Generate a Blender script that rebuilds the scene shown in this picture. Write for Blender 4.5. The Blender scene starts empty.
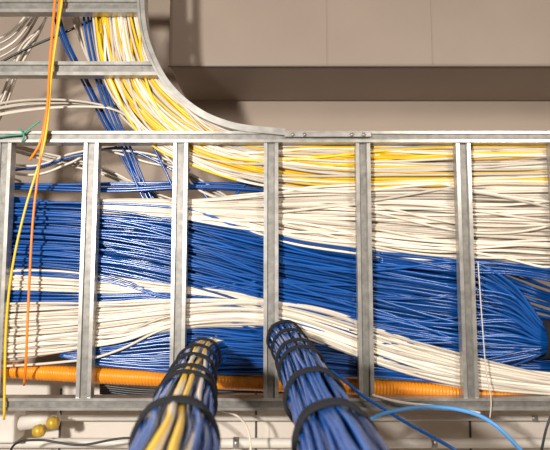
import bpy, math, random
import numpy as np
from mathutils import Vector, Matrix
random.seed(7); rng=np.random.default_rng(7)
sc=bpy.context.scene
try: sc.view_settings.view_transform='Standard'
except Exception: pass

# ---------------- camera -----------------
F=535.0; TH=math.radians(5.3); ZL=2.90; CZ=1.56
C=np.array([0,0.0,CZ]); Rv=np.array([1.,0,0])
Fv=np.array([0,-math.sin(TH),math.cos(TH)]); Uv=np.array([0,-math.cos(TH),-math.sin(TH)])
cd=bpy.data.cameras.new('camera'); cam=bpy.data.objects.new('camera',cd); sc.collection.objects.link(cam)
cd.sensor_width=36; cd.lens=F*36/550; cd.clip_start=0.02
cd.dof.use_dof=True; cd.dof.focus_distance=1.37; cd.dof.aperture_fstop=7.0
m=Matrix((( Rv[0],Uv[0],-Fv[0],C[0]),(Rv[1],Uv[1],-Fv[1],C[1]),(Rv[2],Uv[2],-Fv[2],C[2]),(0,0,0,1)))
cam.matrix_world=m; sc.camera=cam
def L(px,py,z):
    """survey point measured on the photo -> metric position on the horizontal plane of height ZL+z"""
    d=Rv*(px-275)/F+Uv*(225-py)/F+Fv
    return C+d*((ZL+z-CZ)/d[2])

# ---------------- materials ---------------
def mat(name,col,rough=0.4,metal=0.0,noise=0.0,nscale=20,attr=False,bump=0.0,spec=0.5):
    M=bpy.data.materials.new(name); M.use_nodes=True; nt=M.node_tree; b=nt.nodes['Principled BSDF']
    b.inputs['Roughness'].default_value=rough; b.inputs['Metallic'].default_value=metal
    b.inputs['Specular IOR Level'].default_value=spec
    base=(*col,1)
    b.inputs['Base Color'].default_value=base
    tc=nt.nodes.new('ShaderNodeTexCoord')
    if noise>0 or bump>0:
        n=nt.nodes.new('ShaderNodeTexNoise'); n.inputs['Scale'].default_value=nscale; n.inputs['Detail'].default_value=5
        nt.links.new(tc.outputs['Object'],n.inputs['Vector'])
        cr=nt.nodes.new('ShaderNodeValToRGB')
        cr.color_ramp.elements[0].position=0.3; cr.color_ramp.elements[1].position=0.7
        cr.color_ramp.elements[0].color=tuple(c*(1-noise) for c in col)+(1,)
        cr.color_ramp.elements[1].color=tuple(min(1,c*(1+noise)) for c in col)+(1,)
        nt.links.new(n.outputs['Fac'],cr.inputs['Fac'])
        nt.links.new(cr.outputs['Color'],b.inputs['Base Color'])
        if bump>0:
            bp=nt.nodes.new('ShaderNodeBump'); bp.inputs['Strength'].default_value=bump; bp.inputs['Distance'].default_value=0.01
            nt.links.new(n.outputs['Fac'],bp.inputs['Height']); nt.links.new(bp.outputs['Normal'],b.inputs['Normal'])
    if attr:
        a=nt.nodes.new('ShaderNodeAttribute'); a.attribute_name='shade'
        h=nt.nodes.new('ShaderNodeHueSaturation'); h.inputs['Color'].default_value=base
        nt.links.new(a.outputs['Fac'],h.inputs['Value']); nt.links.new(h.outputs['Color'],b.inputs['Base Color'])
    return M
BLUE=mat('blue_pvc',(0.003,0.078,0.33),0.24,attr=True,spec=0.9)
WHITE=mat('white_pvc',(0.86,0.75,0.62),0.30,attr=True,spec=0.6)
YEL=mat('yellow_pvc',(0.92,0.57,0.025),0.32,attr=True)
ORG=mat('orange_pvc',(0.90,0.24,0.008),0.35,attr=True)
ORGC=mat('orange_conduit_plastic',(0.84,0.28,0.012),0.33,noise=0.1)
LBLUE=mat('light_blue_pvc',(0.10,0.36,0.80),0.35,attr=True)
BLACK=mat('black_velcro',(0.006,0.006,0.009),0.85,noise=0.3,nscale=300,bump=0.4)
BLK=mat('black_pvc',(0.02,0.02,0.02),0.4,attr=True)
GRN=mat('green_pvc',(0.05,0.32,0.2),0.4,attr=True)
ZINC=mat('galvanised_steel',(0.42,0.40,0.365),0.33,0.55,noise=0.22,nscale=35)
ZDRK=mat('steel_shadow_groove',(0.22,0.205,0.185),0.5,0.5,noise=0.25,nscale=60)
CEIL=mat('ceiling_paint',(0.44,0.345,0.275),0.8,noise=0.05,nscale=3)
DUCT=mat('duct_paint',(0.31,0.24,0.19),0.5,noise=0.05,nscale=4)
SOF=mat('soffit_paint',(0.80,0.71,0.62),0.7,noise=0.04,nscale=5)
SEAM=mat('duct_seam',(0.10,0.08,0.065),0.6)
PIPE=mat('pipe_paint',(0.82,0.75,0.66),0.45,noise=0.04)
WALL=mat('wall_paint',(0.6,0.56,0.51),0.8,noise=0.03)
FLOOR=mat('floor_vinyl',(0.4,0.38,0.35),0.5,noise=0.1,nscale=8)
BRASS=mat('yellow_fitting',(0.75,0.48,0.06),0.4,0.2)

# ---------------- helpers -----------------
def empty(name):
    e=bpy.data.objects.new(name,None); sc.collection.objects.link(e); return e
def mesh(name,V,Fc,mats,idx=None,smooth=True,parent=None,shade=None):
    me=bpy.data.meshes.new(name); me.from_pydata([tuple(v) for v in V],[],Fc)
    for mm in mats: me.materials.append(mm)
    if idx is not None: me.polygons.foreach_set('material_index',idx)
    me.polygons.foreach_set('use_smooth',[smooth]*len(me.polygons))
    if shade is not None:
        a=me.attributes.new('shade','FLOAT','POINT'); a.data.foreach_set('value',shade)
    me.update(); o=bpy.data.objects.new(name,me); sc.collection.objects.link(o)
    if parent: o.parent=parent
    return o
def cr(P,n):
    """catmull-rom resample of control rows"""
    P=np.array(P,float); P=np.vstack([2*P[0]-P[1],P,2*P[-1]-P[-2]])
    k=len(P)-3; u=np.linspace(0,k-1e-6,n); i=u.astype(int); t=(u-i)[:,None]
    a,b,c,d=P[i],P[i+1],P[i+2],P[i+3]
    return 0.5*((2*b)+(-a+c)*t+(2*a-5*b+4*c-d)*t**2+(-a+3*b-3*c+d)*t**3)
def frames(P):
    T=np.gradient(P,axis=0); T/=np.linalg.norm(T,axis=1)[:,None]+1e-12
    n=np.cross(T[0],[0,0,1.0]); 
    if np.linalg.norm(n)<0.1: n=np.cross(T[0],[0,1.0,0])
    N=[n/np.linalg.norm(n)]
    for i in range(1,len(P)):
        n=N[-1]-T[i]*np.dot(N[-1],T[i]); N.append(n/np.linalg.norm(n))
    N=np.array(N); return T,N,np.cross(T,N)
class Tubes:
    def __init__(s): s.V=[];s.F=[];s.I=[];s.S=[];s.n=0
    def add(s,P,r,mi=0,sh=1.0,sides=7):
        P=np.asarray(P,float); T,N,B=frames(P); k=len(P)
        r=np.broadcast_to(np.asarray(r,float),(k,))
        an=np.arange(sides)*2*math.pi/sides
        ring=P[:,None,:]+r[:,None,None]*(np.cos(an)[None,:,None]*N[:,None,:]+np.sin(an)[None,:,None]*B[:,None,:])
        s.V.append(ring.reshape(-1,3)); o=s.n
        for i in range(k-1):
            for j in range(sides):
                j2=(j+1)%sides
                s.F.append((o+i*sides+j,o+i*sides+j2,o+(i+1)*sides+j2,o+(i+1)*sides+j)); s.I.append(mi)
        s.F.append(tuple(o+j for j in range(sides))[::-1]); s.I.append(mi)
        s.F.append(tuple(o+(k-1)*sides+j for j in range(sides))); s.I.append(mi)
        s.S+= [sh]*(k*sides); s.n+=k*sides
    def make(s,name,mats,parent=None):
        return mesh(name,np.vstack(s.V),s.F,mats,s.I,True,parent,s.S)
def wob(u,f=3.0):
    w=0
    for k in range(3):
        w=w+np.sin(2*math.pi*(u*f*random.uniform(0.3,1.0)*(k+1)/2)+random.uniform(0,6.28))/(k+1)
    return w/1.8
R=0.0034
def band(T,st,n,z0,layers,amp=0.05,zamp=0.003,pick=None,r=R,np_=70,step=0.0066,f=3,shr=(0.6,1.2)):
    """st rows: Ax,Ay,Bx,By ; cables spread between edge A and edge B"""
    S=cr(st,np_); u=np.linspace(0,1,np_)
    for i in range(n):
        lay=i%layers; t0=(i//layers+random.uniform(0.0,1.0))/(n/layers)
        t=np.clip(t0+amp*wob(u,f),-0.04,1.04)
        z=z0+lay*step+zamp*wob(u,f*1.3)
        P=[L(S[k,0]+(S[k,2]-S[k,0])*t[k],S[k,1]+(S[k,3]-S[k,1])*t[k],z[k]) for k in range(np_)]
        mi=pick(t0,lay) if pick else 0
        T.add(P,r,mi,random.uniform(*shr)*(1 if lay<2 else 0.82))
def box(name,c,s,mt,parent=None,bev=0.0,rot=None):
    x,y,z=[q/2 for q in s]
    V=[(a*x,b*y,d*z) for a in(-1,1) for b in(-1,1) for d in(-1,1)]
    Fc=[(0,1,3,2),(4,6,7,5),(0,4,5,1),(2,3,7,6),(0,2,6,4),(1,5,7,3)]
    o=mesh(name,V,Fc,[mt],None,False,parent); o.location=c
    if rot: o.rotation_euler=rot
    if bev:
        b=o.modifiers.new('bevel','BEVEL'); b.width=bev; b.segments=2
    return o
def extrude(name,prof,P,mats,midx,parent=None,updir=(0,0,1)):
    """sweep closed profile [(a,h)] (a sideways, h up) along horizontal path P"""
    P=np.asarray(P,float); T=np.gradient(P,axis=0); T/=np.linalg.norm(T,axis=1)[:,None]
    up=np.array(updir,float); N=np.cross(T,up); N/=np.linalg.norm(N,axis=1)[:,None]
    V=[];Fc=[];I=[]; k=len(prof)
    for i in range(len(P)):
        for a,h in prof: V.append(P[i]+N[i]*a+up*h)
    for i in range(len(P)-1):
        for j in range(k):
            j2=(j+1)%k; Fc.append((i*k+j,i*k+j2,(i+1)*k+j2,(i+1)*k+j)); I.append(midx[j])
    Fc.append(tuple(range(k))); I.append(0); Fc.append(tuple((len(P)-1)*k+j for j in range(k))[::-1]); I.append(0)
    return mesh(name,V,Fc,mats,I,False,parent)

# ---------------- room shell ---------------
CE=ZL+0.70
box('floor',(0,0,-0.05),(7.2,7.2,0.1),FLOOR)
box('ceiling',(0,0,CE+0.05),(7.2,7.2,0.1),CEIL)
box('wall_north',(0,-3.65,CE/2),(7.2,0.1,CE),WALL)
box('wall_south',(0,3.65,CE/2),(7.2,0.1,CE),WALL)
box('wall_west',(-3.65,0,CE/2),(0.1,7.4,CE),WALL)
box('wall_east',(3.65,0,CE/2),(0.1,7.4,CE),WALL)

# duct above the ladder (bulk trunking)
du=empty('air_duct')
e=L(168,67,0.35); x0=e[0]; y1=e[1]; zb=ZL+0.35
box('casing',((x0+3.3)/2,(y1-1.9)/2,(zb+CE)/2),(3.3-x0,abs(-1.9-y1),CE-zb-0.002),DUCT,du,0.012)
box('flange',((x0+3.3)/2,y1-0.001,zb-0.002),(3.3-x0,0.004,0.006),SEAM,du,0.001)
for px in (327,432,620):
    X=L(px,30,0.35)[0]
    box('seam',(X,(y1-1.9)/2,zb),(0.003,abs(-1.9-y1)-0.02,0.0016),DUCT,du)
# soffit at the lower side
so=empty('ceiling_soffit')
s1=L(275,385,0.30)
box('panel',(0,(s1[1]+3.4)/2,ZL+0.30+0.195),(6.8,3.4-s1[1],0.39),SOF,so,0.004)
for px in (256,268,60,470):
    X=L(px,430,0.30)[0]
    box('joint',(X,(s1[1]+3.4)/2,ZL+0.299),(0.006,3.4-s1[1]-0.02,0.004),SEAM if px!=268 else PIPE,so)
# pipes under soffit
def pipe(name,pts,r,mt,clamps=()):
    e=empty(name); T=Tubes(); P=cr(pts,60); T.add(P,r,0,1.0,20); T.make('tube',[mt],e)
    for cx in clamps:
        i=int(cx*59); Q=P[max(i-1,0):i+2]; q=Q[len(Q)//2]; d=Q[-1]-Q[0]; d/=np.linalg.norm(d)
        t=Tubes(); t.add([q-d*0.008,q,q+d*0.008],r*1.18,0,1,20); t.make('clamp',[ZINC],e)
    return e
pipe('water_pipe',[L(x,443,0.24) for x in (-400,100,500,900)],0.014,PIPE,(0.45,0.62))
pipe('electrical_conduit',[L(x,418,0.26) for x in (-400,100,500,900)],0.008,PIPE,(0.4,0.55,0.7))

# ---------------- cable ladders --------------
w=0.0185
rprof=[(-w,0),(-w+0.009,0),(-w+0.0105,0.006),(w-0.0105,0.006),(w-0.009,0),(w,0),(w,0.026),(-w,0.026)]
ridx=[0,0,1,0,0,0,0,0]
def bolt(par,p,r=0.006):
    t=Tubes(); t.add([p+np.array([0,0,0.001]),p-np.array([0,0,0.004])],r,0,1,6); o=t.make('bolt',[ZINC],par)
lad=empty('cable_ladder_tray')
ytop=L(275,137,0)[1]; ybot=L(275,404,0)[1]
sw=0.0145
sprof=[(-sw,-0.004),(-sw+0.007,-0.004),(-sw+0.008,0.0),(sw-0.008,0.0),(sw-0.007,-0.004),(sw,-0.004),(sw,0.036),(-sw,0.036)]
extrude('side_rail_a',sprof,[(x,ytop,ZL) for x in np.linspace(-1.6,1.6,20)],[ZINC,ZDRK],ridx,lad)
extrude('side_rail_b',sprof,[(x,ybot,ZL) for x in np.linspace(-1.6,1.6,20)],[ZINC,ZDRK],ridx,lad)
for i,px in enumerate((-90,-2,87,178.5,271,365,467.5,565,660)):
    X=L(px,270,0)[0]
    extrude('rung_%d'%(i+1),rprof,[(X,y,ZL+0.001) for y in np.linspace(ytop+sw,ybot-sw,8)],[ZINC,ZDRK],ridx,lad)
# splice plate
sp=L(312,134,0)
box('splice_plate',(sp[0]+0.04,ytop-0.004,ZL-0.007),(0.22,0.012,0.006),ZINC,lad,0.001)
for dx in (-0.05,-0.02,0.1,0.13): bolt(lad,np.array([sp[0]+dx,ytop-0.003,ZL-0.010]),0.005)
# branch ladder
br=empty('branch_ladder_tray')
cp=cr([L(*p,0.0) for p in [(142,-160),(142,-70),(142,-10),(144,25),(152,54),(169,85),(198,111),(235,126),(285,132)]],60)
fw=0.007
extrude('curved_side_rail',[(-fw,-0.006),(fw,-0.006),(fw,0.036),(-fw,0.036)],cp,[ZINC],[0]*4,br)
extrude('curved_rail_lip',[(-fw-0.004,-0.010),(-fw+0.002,-0.010),(-fw+0.002,-0.005),(-fw-0.004,-0.005)],cp,[ZINC],[0]*4,br)
xl=L(-60,50,0)[0]
extrude('side_rail',sprof,[(xl,y,ZL) for y in np.linspace(-1.6,ytop-sw,8)],[ZINC,ZDRK],ridx,br)
for i,(py,xr) in enumerate(((-58,141),(5,143),(68,160))):
    Y=L(0,py,0)[1]; X2=L(xr,py,0)[0]
    extrude('rung_%d'%(i+1),rprof,[(x,Y,ZL+0.001) for x in np.linspace(xl+sw,X2-0.006,8)],[ZINC,ZDRK],ridx,br)
# threaded hanger rods
for (px,py) in ((-100,137),(-100,404),(640,137),(640,404)):
    p=L(px,py,0.036); t=Tubes()
    t.add([(p[0],p[1],ZL+0.03),(p[0],p[1],CE)],0.005,0,1,8); t.make('hanger_rod',[ZINC],lad)

# ---------------- cable masses -----------------
Z0=0.034
# white + yellow sweep from the branch ladder
T=Tubes()
def pk(t,l):
    if 0.05<t<0.30 or 0.72<t<0.90: return 1 if random.random()<0.62 else 0
    return 1 if random.random()<0.12 else 0
band(T,[(93,-120,137,-120),(93,-30,138,-30),(96,25,141,20),(105,75,157,70),(126,112,182,100),(162,143,225,128),(215,170,290,138),(300,190,355,139),(400,192,430,141),(500,190,500,141),(560,189,560,141),(640,189,640,141)],
     100,Z0,5,0.07,0.004,pk,np_=90)
band(T,[(100,30,141,-20),(110,80,150,60),(140,135,180,105),(215,172,230,140),(300,188,310,142),(420,190,400,142),(560,189,560,142),(640,189,640,142)],
     20,Z0-0.004,2,0.28,0.002,pk,np_=80,f=2)
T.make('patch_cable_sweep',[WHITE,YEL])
# white upper band
T=Tubes()
band(T,[(100,212,100,200),(160,216,160,200),(190,219,190,201),(240,228,240,196),(300,246,300,191),(365,255,365,188),(430,262,430,188),(500,262,500,190),(560,266,560,188),(640,270,640,188)],
     80,Z0+0.002,4,0.06,0.004,lambda t,l:0,np_=70)
band(T,[(170,218,170,200),(300,244,300,190),(430,260,430,186),(560,264,560,188),(640,262,640,190)],
     12,Z0-0.004,1,0.28,0.002,lambda t,l:0,f=2)
T.make('white_cable_run',[WHITE])
# main blue band
T=Tubes()
band(T,[(-80,268,-80,204),(0,270,0,204),(90,278,90,207),(180,300,180,214),(270,330,270,232),(365,352,365,248),(430,366,430,256),(480,372,480,264),(520,362,525,300),(548,352,548,326),(590,340,590,318),(660,320,660,300)],
     140,Z0+0.006,5,0.05,0.004)
band(T,[(-80,268,-80,204),(90,276,90,206),(180,300,180,212),(270,330,270,230),(365,352,365,245),(450,368,450,258),(510,358,510,285),(548,351,548,328),(590,340,590,318),(660,320,660,300)],
     20,Z0-0.002,1,0.22,0.002,f=2.5)
# back blue layer going on to the right
band(T,[(-80,300,-80,204),(90,310,90,207),(270,345,270,232),(365,360,365,248),(480,375,480,262),(560,375,560,290),(640,372,640,300)],
     60,Z0+0.037,3,0.06,0.003)
band(T,[(380,262,380,250),(450,272,450,258),(510,275,510,262),(570,284,570,270),(640,290,640,276)],10,Z0+0.0,2,0.1)
# lower blue and gap blue
band(T,[(-80,312,-80,286),(0,312,0,287),(100,308,100,291),(180,300,180,290),(260,300,260,280)],24,Z0+0.004,3,0.06)
band(T,[(60,356,60,350),(110,366,110,340),(180,372,180,322),(250,372,250,326),(330,374,330,335),(400,378,400,352),(470,386,470,366)],66,Z0+0.006,4,0.07)
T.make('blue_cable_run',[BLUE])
T=Tubes()
band(T,[(-80,290,-80,268),(0,290,0,270),(60,290,60,272),(110,292,110,277),(170,292,170,285),(230,298,230,292),(280,308,280,302)],20,Z0+0.0,3,0.10)
band(T,[(-80,366,-80,308),(0,360,0,306),(60,352,60,305),(110,342,110,304),(180,329,180,300),(230,326,230,300),(275,328,275,302),(330,346,330,312),(400,372,400,337),(470,388,470,360),(550,395,550,374),(640,400,640,378)],
     70,Z0-0.003,4,0.06,0.003)
band(T,[(-80,366,-80,308),(0,364,0,306),(60,360,60,305),(120,352,120,305),(180,330,180,300),(275,327,275,302),(400,370,400,337),(550,394,550,374),(640,400,640,378)],
     10,Z0-0.006,1,0.2,f=2)
T.make('white_cable_run',[WHITE])

# orange corrugated conduit
e=empty('corrugated_conduit'); T=Tubes()
P=cr([L(x,y,Z0+0.02) for x,y in [(-120,362),(-40,366),(20,371),(90,375),(170,379),(260,383),(340,386),(400,389),(450,392),(500,396),(600,400)]],900)
s=np.cumsum(np.r_[0,np.linalg.norm(np.diff(P,axis=0),axis=1)])
T.add(P,0.0195+0.0012*np.sin(s*2*math.pi/0.0085),0,1,16); T.make('sleeve',[ORGC],e)

# ---------------- hanging bundles ----------------
def hang(name,pts,rad,colour=(),wraps=()):
    """colour: (offset angle lo, hi, material) relative to the side that faces the aisle"""
    e=empty(name); W=[L(a,b,c) for a,b,c in pts]
    last=W[-1]; d=(W[-1]-W[-2])
    W.append(np.array([last[0]+d[0]*0.4,last[1]+d[1]*0.4,last[2]-0.35])); W.append(np.array([W[-1][0],W[-1][1],0.05]))
    k=140; P=cr(W,k); Tt,N,B=frames(P); T=Tubes()
    s=np.cumsum(np.r_[0,np.linalg.norm(np.diff(P,axis=0),axis=1)])
    im=int(np.argmin(abs(P[:,2]-(ZL-0.6)))); v=np.array([P[im][0]*0.3,-1.0,0]); a_c=math.atan2(v@B[im],v@N[im])
    r=R*1.05; rings=[]; q=rad-r
    while q>0.6*rad: rings.append(q); q-=r*1.9
    for ri,q in enumerate(rings):
        n=int(2*math.pi*q/(2.2*r))
        for i in range(n):
            a0=2*math.pi*i/n+random.uniform(-.04,.04)+ri
            a=a0+0.14*np.sin(s*random.uniform(2,5)+random.uniform(0,6.28))+0.04*np.sin(s*14+random.uniform(0,6))
            qq=q+0.0018*np.sin(s*random.uniform(6,16)+random.uniform(0,6.28))
            Q=P+(np.cos(a)*qq)[:,None]*N+(np.sin(a)*qq)[:,None]*B
            mi=0; am=(a0-a_c+math.pi)%(2*math.pi)-math.pi
            if ri==0:
                for (lo,hi,m_) in colour:
                    if lo<am<hi: mi=m_
            T.add(Q,r,mi,random.uniform(0.7,1.25),8)
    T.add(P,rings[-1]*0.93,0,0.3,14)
    T.make('cables',[BLUE,YEL,WHITE],e)
    for zz,wd_,tilt in wraps:
        i=int(np.argmin(abs(P[:,2]-(ZL+zz))))
        c=P[i]; t=Tt[i]; h=wd_/2; V=[];Fc=[]
        M_=48; prof=[(-h,-0.001),(-h,0.003),(-h*0.6,0.0046),(h*0.6,0.0046),(h,0.003),(h,-0.001)]; K=len(prof)
        ph=random.uniform(0,6)
        for a in range(M_):
            an=2*math.pi*a/M_; dr=math.cos(an)*N[i]+math.sin(an)*B[i]
            for (hh,rr) in prof: V.append(c+t*(hh+tilt*math.cos(an+ph))+dr*(rad+0.0012+rr+0.0006*math.sin(6*an+ph)))
        for a in range(M_):
            b=(a+1)%M_
            for q in range(K):
                q2=(q+1)%K; Fc.append((a*K+q,a*K+q2,b*K+q2,b*K+q))
        mesh('velcro_wrap',V,Fc,[BLACK],None,True,e)
hang('hanging_cable_bundle',[(250,350,0.09),(222,350,0.07),(206,355,0.02),(199,361,-0.10),(193,376,-0.30),(186,401,-0.54),(176,438,-0.75),(166,490,-0.92)],0.0405,
     colour=[(-0.45,-0.12,1),(-0.12,0.05,2),(0.12,0.26,1),(-0.60,-0.45,2)],
     wraps=[(-0.02,0.013,0.003),(-0.16,0.014,0.004),(-0.32,0.017,0.004),(-0.48,0.018,0.003),(-0.55,0.014,0.003),(-0.765,0.026,0.002)])
hang('hanging_cable_bundle',[(225,322,0.10),(262,328,0.08),(282,336,0.02),(290,347,-0.08),(300,365,-0.28),(313,395,-0.51),(332,437,-0.72),(356,490,-0.90)],0.0405,
     wraps=[(0.0,0.013,0.003),(-0.10,0.014,0.004),(-0.24,0.015,0.003),(-0.33,0.014,0.003),(-0.54,0.020,0.004),(-0.745,0.026,0.003)])
# wrap at the right hand run
e=empty('velcro_strap'); c=L(546,339,Z0+0.014); V=[];Fc=[]
for a in range(40):
    an=2*math.pi*a/40
    for hh,rr in [(-0.016,0),(-0.016,0.003),(0.016,0.003),(0.016,0)]:
        V.append(c+np.array([hh,(0.046+rr)*math.cos(an),(0.040+rr)*math.sin(an)]))
for a in range(40):
    b=(a+1)%40
    for q in range(4): q2=(q+1)%4; Fc.append((a*4+q,a*4+q2,b*4+q2,b*4+q))
mesh('loop',V,Fc,[BLACK],None,True,e)

# ---------------- loose cables ----------------
T=Tubes()
def loose(m,pts,z=0.05,r=R,sh=1.0,n=50):
    pp=[L(p[0],p[1],p[2] if len(p)>2 else z) for p in pts]; T.add(cr(pp,n),r,m,sh,8)
# 0 blue 1 white 2 yellow 3 orange 4 light blue 5 black 6 green
for k in range(7):
    y=183+random.uniform(-5,6)
    loose(0,[(-60,y-2),(40,y+random.uniform(-3,3)),(120,y+random.uniform(-3,3)),(200,y+random.uniform(-3,3)),(280,y+random.uniform(0,8)),(360,y+14)],0.05+k*0.003,sh=random.uniform(.8,1.2))
for k in range(3):
    o=random.uniform(-5,5)
    loose(0,[(84+o,-40),(90+o,30),(104+o,90),(128+o,150),(152+o,205),(180,225)],0.06+k*0.006,sh=random.uniform(.7,1.1))
for k in range(3):
    o=random.uniform(-8,8)
    loose(0,[(50+o,-40),(66+o,30),(92+o,85),(120+o,140),(150+o,190),(185,222)],0.09+k*0.006,sh=random.uniform(.6,1))
loose(0,[(-30,175),(30,168),(80,155),(130,150),(200,190),(230,240)],0.07)
loose(0,[(230,200),(245,185),(262,165),(300,150,0.1)],0.06)
loose(0,[(150,140),(165,170),(175,195),(178,225)],0.055)
for k in range(8):
    o=random.uniform(-7,7)
    loose(1,[(-40,118+o),(20,106+o),(80,104+o/2),(120,112),(150,138+o/2),(175,165),(200,185+o),(240,205)],0.06+k*0.007,sh=random.uniform(.6,1.0))
for k in range(5):
    o=random.uniform(-10,10)
    loose(1,[(-40,60+o),(5,45+o),(30,20+o),(60,-30)],0.1+k*0.02,sh=random.uniform(.5,.9))
for k in range(5):
    o=random.uniform(-12,12)
    loose(1,[(-30,150+o),(0,110+o),(20,60+o),(45,20),(60,-40)],0.13+k*0.015,sh=random.uniform(.5,.9))
for k in range(6):
    o=random.uniform(-6,6)
    loose(1,[(60+o,-40),(75+o,20),(98,80+o),(140,130+o),(190,160+o),(240,180)],0.08+k*0.008,sh=random.uniform(.6,1.0))
for k in range(4):
    o=random.uniform(-8,8)
    loose(1,[(-30,160+o),(30,172+o),(70,160+o),(100,150),(150,160+o),(190,170)],0.07+k*0.01,sh=random.uniform(.7,1.0))
for k in range(5):
    o=random.uniform(-9,9)
    loose(1,[(-30,130+o),(40,150+o),(100,165+o),(150,190+o/2),(190,205)],0.09+k*0.012,sh=random.uniform(.6,.9))
loose(5,[(-30,80),(20,52),(70,30),(110,10),(150,-30)],0.12)
for k in range(5):
    loose(0,[(-30,196+k),(20,198+k*1.5),(60,203+k),(110,207)],0.045+k*.003)
# fibre patch leads hanging in front of ladder
loose(2,[(66,-40,-0.015),(62,0,-0.015),(52,70,-0.015),(45,140,-0.02),(25,210,-0.015),(12,270,-0.012),(6,330,-0.010),(4,420,-0.015)],r=0.0030)
loose(3,[(58,-40,-0.018),(55,0,-0.018),(50,60,-0.018),(47,110,-0.022),(40,160,-0.02),(33,220,-0.015),(29,290,-0.012),(26,360,-0.012),(24,385,0.02)],r=0.0032)
loose(3,[(63,-40,-0.012),(59,10,-0.012),(53,60,-0.012),(48,100,-0.016),(41,140,-0.018),(30,160,-0.01)],r=0.0032,sh=1.1)
loose(6,[(-20,140,-0.012),(5,136,-0.012),(22,134,-0.012),(33,126,-0.014),(40,121,-0.012)],r=0.0022)
loose(6,[(20,128,-0.012),(24,136,-0.014),(22,142,-0.01)],r=0.0022)
# service loops
loose(0,[(330,370,0.03),(350,385,0.01),(366,398,-0.02),(405,422,-0.06),(450,447,-0.10),(500,480,-0.13)],r=0.0042,sh=1.5)
loose(4,[(360,425,-0.05),(385,413,-0.05),(425,407,-0.05),(465,411,-0.06),(495,425,-0.08),(530,460,-0.1)],r=0.0046,sh=1.0)
loose(1,[(372,395,0),(400,402,-0.02),(450,408,-0.04),(480,413,-0.03)],r=0.003)
loose(1,[(478,262,-0.005),(482,320,-0.01),(486,370,-0.012),(491,400,-0.016),(489,425,-0.01)],r=0.0016,sh=.75)
loose(1,[(215,408,0.1),(240,418,0.1),(250,440,0.1),(250,480,0.1)],r=0.003)
loose(5,[(8,470,0.1),(14,445,0.1),(40,440,0.1),(80,445,0.1),(130,438,0.1),(180,448,0.1)],r=0.003)
loose(5,[(538,470,0.0),(546,430,0.0),(556,405,0.0)],r=0.003)
loose(1,[(150,405,0.05),(180,415,0.05),(210,440,0.05),(230,480,0.05)],r=0.003)
for k in range(5):
    loose(5,[(100,385+k*2),(150,390+k*2),(250,392),(330,393)],0.07+k*0.01)
T.make('loose_cables',[BLUE,WHITE,YEL,ORG,LBLUE,BLK,GRN])

# conduit fitting bottom-left
e=empty('conduit_junction_box')
p=L(5,424,0.2)
box('housing',tuple(p),(0.085,0.085,0.07),PIPE,e,0.006)
t=Tubes(); a=L(14,424,0.2); b=L(58,418,0.2); t.add([a,b],0.020,0,1,20); t.make('spigot',[PIPE],e)
for (q,q2) in (((34,432),(44,430)),((48,424),(58,422))):
    t=Tubes(); t.add([L(*q,0.16),L(*q2,0.16)],0.013,0,1,8); t.make('gland',[BRASS],e)
    t=Tubes(); t.add([L(q[0]+2,q[1],0.16),L(q2[0]-2,q2[1],0.16)],0.017,0,1,6); t.make('gland_nut',[BRASS],e)

# ---------------- light ---------------------
def area(name,loc,tgt,size,pw,col=(1,1,1)):
    l=bpy.data.lights.new(name,'AREA'); l.energy=pw; l.size=size; l.color=col
    o=bpy.data.objects.new(name,l); sc.collection.objects.link(o); o.location=loc
    o.rotation_euler=(Vector(tgt)-Vector(loc)).to_track_quat('-Z','Y').to_euler(); return o
area('key_light',(-1.0,-0.45,0.5),(0,0.1,2.9),0.14,84,(1,0.97,0.92))  # added key from low left, rakes rung shadows to the right
area('fill_light',(1.5,-1.1,0.6),(0.4,-0.1,2.9),0.6,42,(1,0.94,0.86))  # added fill from low right, lifts the undersides and the duct's right end
wd=bpy.data.worlds.new('world'); sc.world=wd; wd.use_nodes=True
wd.node_tree.nodes['Background'].inputs[0].default_value=(0.8,0.78,0.75,1)
wd.node_tree.nodes['Background'].inputs[1].default_value=0.3
